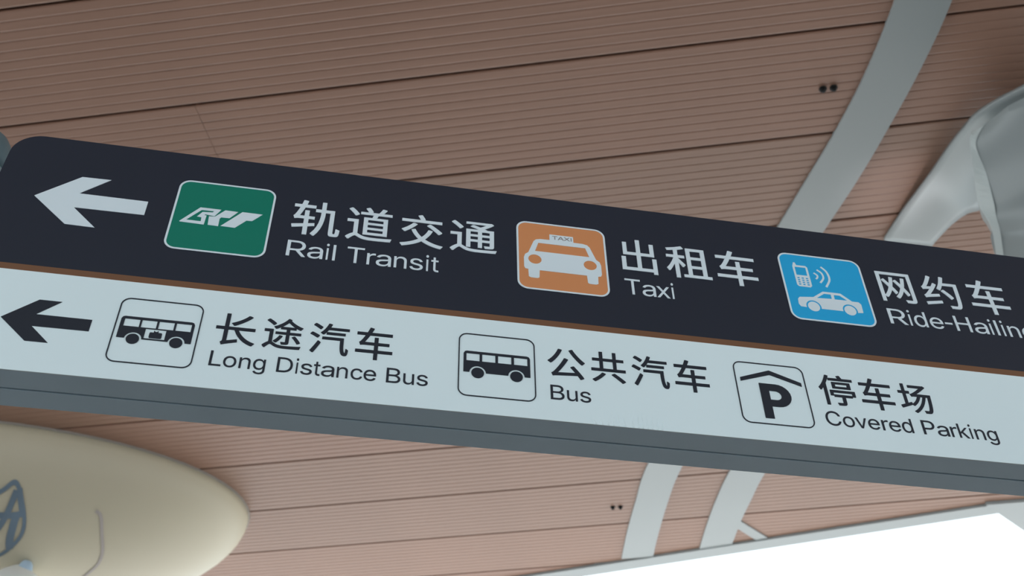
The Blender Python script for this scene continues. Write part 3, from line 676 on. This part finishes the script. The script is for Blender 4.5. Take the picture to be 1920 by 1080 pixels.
def bus_symbol(root, D, W, luggage):
    (ax, az, ra), (bx, bz, rb) = W
    wz = (az + bz) / 2
    r = (ra + rb) / 2
    k = r * 1.30
    zb = 1.6098
    dzb = k * k - (zb - wz) ** 2
    h = math.sqrt(dzb)
    top = 1.6768
    x0, x1 = (D[0][0][0] + D[2][1][0]) / 2 - 0.0005, D[0][3][0] + 0.0004
    loop = [(x0, zb), (x0, top - 0.008), (x0 + 0.003, top - 0.002), (x0 + 0.008, top), (x1 - 0.008, top), (x1 - 0.003, top - 0.002), (x1, top - 0.008), (x1, zb)]
    loop += arch(bx, wz, k, (bx + h, zb), (bx - h, zb)) + arch(ax, wz, k, (ax + h, zb), (ax - h, zb))
    holes = []
    for wdw in D[3:7]:
        xs = [p[0] for p in wdw]
        l, r_ = (xs[0] + xs[3]) / 2, (xs[1] + xs[2]) / 2
        holes.append([(l, 1.6460), (r_, 1.6460), (r_, 1.6695), (l, 1.6695)])
    if luggage:
        q = D[7]
        holes.append([(q[0][0] + 0.001, 1.6135), (q[1][0] - 0.001, 1.6135), (q[1][0] - 0.001, 1.6432), (q[0][0] + 0.001, 1.6432)])
    on_sign('symbol', [loop] + holes, 'print_dark', root, 0.0018)
    for wx in (ax, bx):
        on_sign('wheel', [circle(wx, wz, r)], 'print_dark', root, 0.0018)
    if luggage:
        x_, y_ = -0.4930, -0.4632
        on_sign('suitcase', [rrect(x_, y_, 1.6162, 1.6335, 0.003, 4), ], 'print_dark', root, 0.0018, label='small charcoal suitcase')
        on_sign('handle', [[(-0.4835, 1.6335), (-0.4727, 1.6335), (-0.4727, 1.6388), (-0.4750, 1.6388), (-0.4750, 1.6362), (-0.4812, 1.6362), (-0.4812, 1.6388), (-0.4835, 1.6388)]], 'print_dark', root, 0.0018)


g = pictogram(-0.5787, 1.5355, 0.2000, None, 'print_dark', 0.0030, 'outlined square pictogram with a coach carrying a suitcase')
bus_symbol(g, LDB, LDB_W, True)
g = pictogram(0.2652, 1.5350, 0.2000, None, 'print_dark', 0.0030, 'outlined square pictogram with a plain bus')
bus_symbol(g, BUS, BUS_W, False)
g = pictogram(1.0092, 1.5360, 0.2000, None, 'print_dark', 0.0030, 'outlined square pictogram with a letter P under a roof')
on_sign('symbol', [[(1.0242, 1.6820), (1.1100, 1.7140), (1.1966, 1.6818), (1.1966, 1.6700), (1.1100, 1.6995), (1.0242, 1.6700)]], 'print_dark', g, 0.0018, label='roof chevron')
pz, pl = 1.5560, 1.0738
arc = lambda cx, cz, rx, rz, a0, a1, n=12: [(cx + rx * math.cos(math.radians(a0 + (a1 - a0) * i / n)), cz + rz * math.sin(math.radians(a0 + (a1 - a0) * i / n))) for i in range(n + 1)]
pout = [(pl, pz), (pl + 0.0252, pz), (pl + 0.0252, 1.5950), (1.1200, 1.5950)] + arc(1.1200, 1.6317, 0.0390, 0.0367, -90, 90) + [(pl, 1.6684)]
pin = [(pl + 0.0252, 1.6165), (1.1150, 1.6165)] + arc(1.1150, 1.6312, 0.0165, 0.0147, -90, 90) + [(pl + 0.0252, 1.6459)]
on_sign('symbol', [pout, pin], 'print_dark', g, 0.0018, label='bold letter P')


# ---- lettering
def text_mesh(body, offset=0.0, half=0.0):
    cu = bpy.data.curves.new('lettering', 'FONT')
    cu.body = body
    cu.size = 1.0
    cu.offset = offset
    cu.extrude = half
    cu.resolution_u = 6
    ob = bpy.data.objects.new('lettering', cu)
    COL.objects.link(ob)
    me = baked(ob)
    me.materials.clear()
    return me


def bounds(me):
    xs = [v.co.x for v in me.vertices]; ys = [v.co.y for v in me.vertices]
    return min(xs), max(xs), min(ys), max(ys)


def merge(parts):
    v, f = [], []
    for me in parts:
        k = len(v)
        v += [tuple(p.co) for p in me.vertices]
        f += [tuple(k + i for i in p.vertices) for p in me.polygons]
    return mesh_of('lettering', v, f)


def group_part(label, parent=None):
    r = bpy.data.objects.new('lettering', None)
    COL.objects.link(r)
    r.parent = parent or sign
    r['label'] = label
    return r


def hanzi(rows, mat, label, proud=0.0012):
    """each character stretched to its own box on the sign: (character, x0, x1, z0, z1)"""
    root = group_part(label)
    for ch, x0, x1, z0, z1 in rows:
        copies = []
        for k, (dx, dy) in enumerate(((-1, -1), (-1, 1), (1, -1), (1, 1), (0, 0))):
            g_ = text_mesh(ch, 0.0, 0.004)
            g_.transform(Matrix.Translation((0.0095 * dx, 0.0055 * dy, 0.0006 * k)))
            copies.append(g_)
        me = merge(copies)
        b = bounds(me)
        sx, sz = (x1 - x0) / (b[1] - b[0]), (z1 - z0) / (b[3] - b[2])
        me.transform(Matrix(((sx, 0, 0, x0 - sx * b[0]), (0, sz, 0, z0 - sz * b[2]), (0, 0, 0.15, 0), (0, 0, 0, 1))))
        upright(me, -sx0, FACE - sy0 - proud + 0.0006, EYE)
        link('character', me, M[mat], root)


def latin(text, x0, x1, zbase, cap, mat, label, parent=None, proud=0.0012):
    """upright sans letters set on their own advance widths between x0 and x1"""
    adv, spots = 0.0, []
    for ch in text:
        if ch == ' ':
            adv += 278
            continue
        spots.append((ch, adv))
        adv += BOXES[ch][2]
    a0 = spots[0][1] + BOXES[spots[0][0]][0]
    a1 = spots[-1][1] + BOXES[spots[-1][0]][1]
    sx = (x1 - x0) / (a1 - a0)
    sz = cap / 509.0
    root = None
    if parent is None:
        root = group_part(label)
    for ch, ad in spots:
        parts = [flat_mesh('letter', lp, 0.0006) for lp in GLYPHS[ch]]
        for k, p_ in enumerate(parts):
            p_.transform(Matrix.Translation((0, 0, 0.0001 * k)))
        me = merge(parts)
        b = bounds(me)
        l, r, _ = BOXES[ch]
        kx = (r - l) / (b[1] - b[0]) * sx
        ox = x0 + (ad + l - a0) * sx - kx * b[0]
        kz = sz * 0.97 if ch in 'aeonrsuvxcg' else sz
        me.transform(Matrix(((kx, 0, 0, ox), (0, kz, 0, zbase), (0, 0, 1, 0), (0, 0, 0, 1))))
        upright(me, -sx0, FACE - sy0 - proud + 0.0006, EYE)
        link('letter', me, M[mat], root or parent)


hanzi(HANZI['A'], 'print_white', 'white Chinese lettering beside the green pictogram')
hanzi(HANZI['B'], 'print_white', 'white Chinese lettering beside the orange pictogram')
hanzi(HANZI['C'], 'print_white', 'white Chinese lettering beside the blue pictogram')
hanzi(HANZI['D'], 'print_dark', 'charcoal Chinese lettering beside the coach pictogram')
hanzi(HANZI['E'], 'print_dark', 'charcoal Chinese lettering beside the bus pictogram')
hanzi(HANZI['F'], 'print_dark', 'charcoal Chinese lettering beside the parking pictogram')
latin('Rail Transit', -0.2066, 0.2045, 1.9380, 0.0577, 'print_white', 'white lettering reading Rail Transit')
latin('Taxi', 0.7323, 0.8749, 1.9375, 0.0577, 'print_white', 'white lettering reading Taxi')
latin('Ride-Hailing', 1.5275, 1.9930, 1.9380, 0.0577, 'print_white', 'white lettering reading Ride-Hailing')
latin('Long Distance Bus', -0.3405, 0.1904, 1.5525, 0.0450, 'print_dark', 'charcoal lettering reading Long Distance Bus')
latin('Bus', 0.5026, 0.6075, 1.5500, 0.0450, 'print_dark', 'charcoal lettering reading Bus')
latin('Covered Parking', 1.2437, 1.7355, 1.5530, 0.0450, 'print_dark', 'charcoal lettering reading Covered Parking')
taxi_root = [o for o in sign.children if o.name.startswith('pictogram') and 'taxi' in o.get('label', '')][0]
latin('TAXI', 0.5285, 0.5855, 2.1155, 0.0135, 'print_grey', '', taxi_root, 0.0024)

# ---- wrinkles of the white film at the lower edge
for i, (x, h, w, k) in enumerate([(0.615, .020, .008, .010), (0.632, .034, .007, .010), (0.648, .042, .006, .008), (0.662, .046, .006, .006), (0.676, .040, .006, .004), (0.690, .030, .008, .003),
                                  (0.712, .030, .007, .0), (0.727, .044, .005, .0), (0.738, .050, .005, .0), (0.750, .046, .005, .0), (0.762, .048, .006, .0), (0.775, .040, .005, -.002), (0.788, .030, .006, -.002)]):
    zb = Z_BOT + 0.001
    amp = 0.0018
    v = [(x - w / 2, 0, zb), (x, -amp, zb), (x + w / 2, 0, zb), (x - k - w * .32, 0, zb + h * .55), (x - k * .6, -amp * .7, zb + h * .55), (x - k * .3 + w * .3, 0, zb + h * .55), (x - k, 0, zb + h)]
    v = [(a - sx0, FACE - sy0 + b, EYE + c) for a, b, c in v]
    link('film_wrinkle', mesh_of('film_wrinkle', v, [(0, 1, 4, 3), (1, 2, 5, 4), (3, 4, 6), (4, 5, 6)]), M['sign_white'], sign)
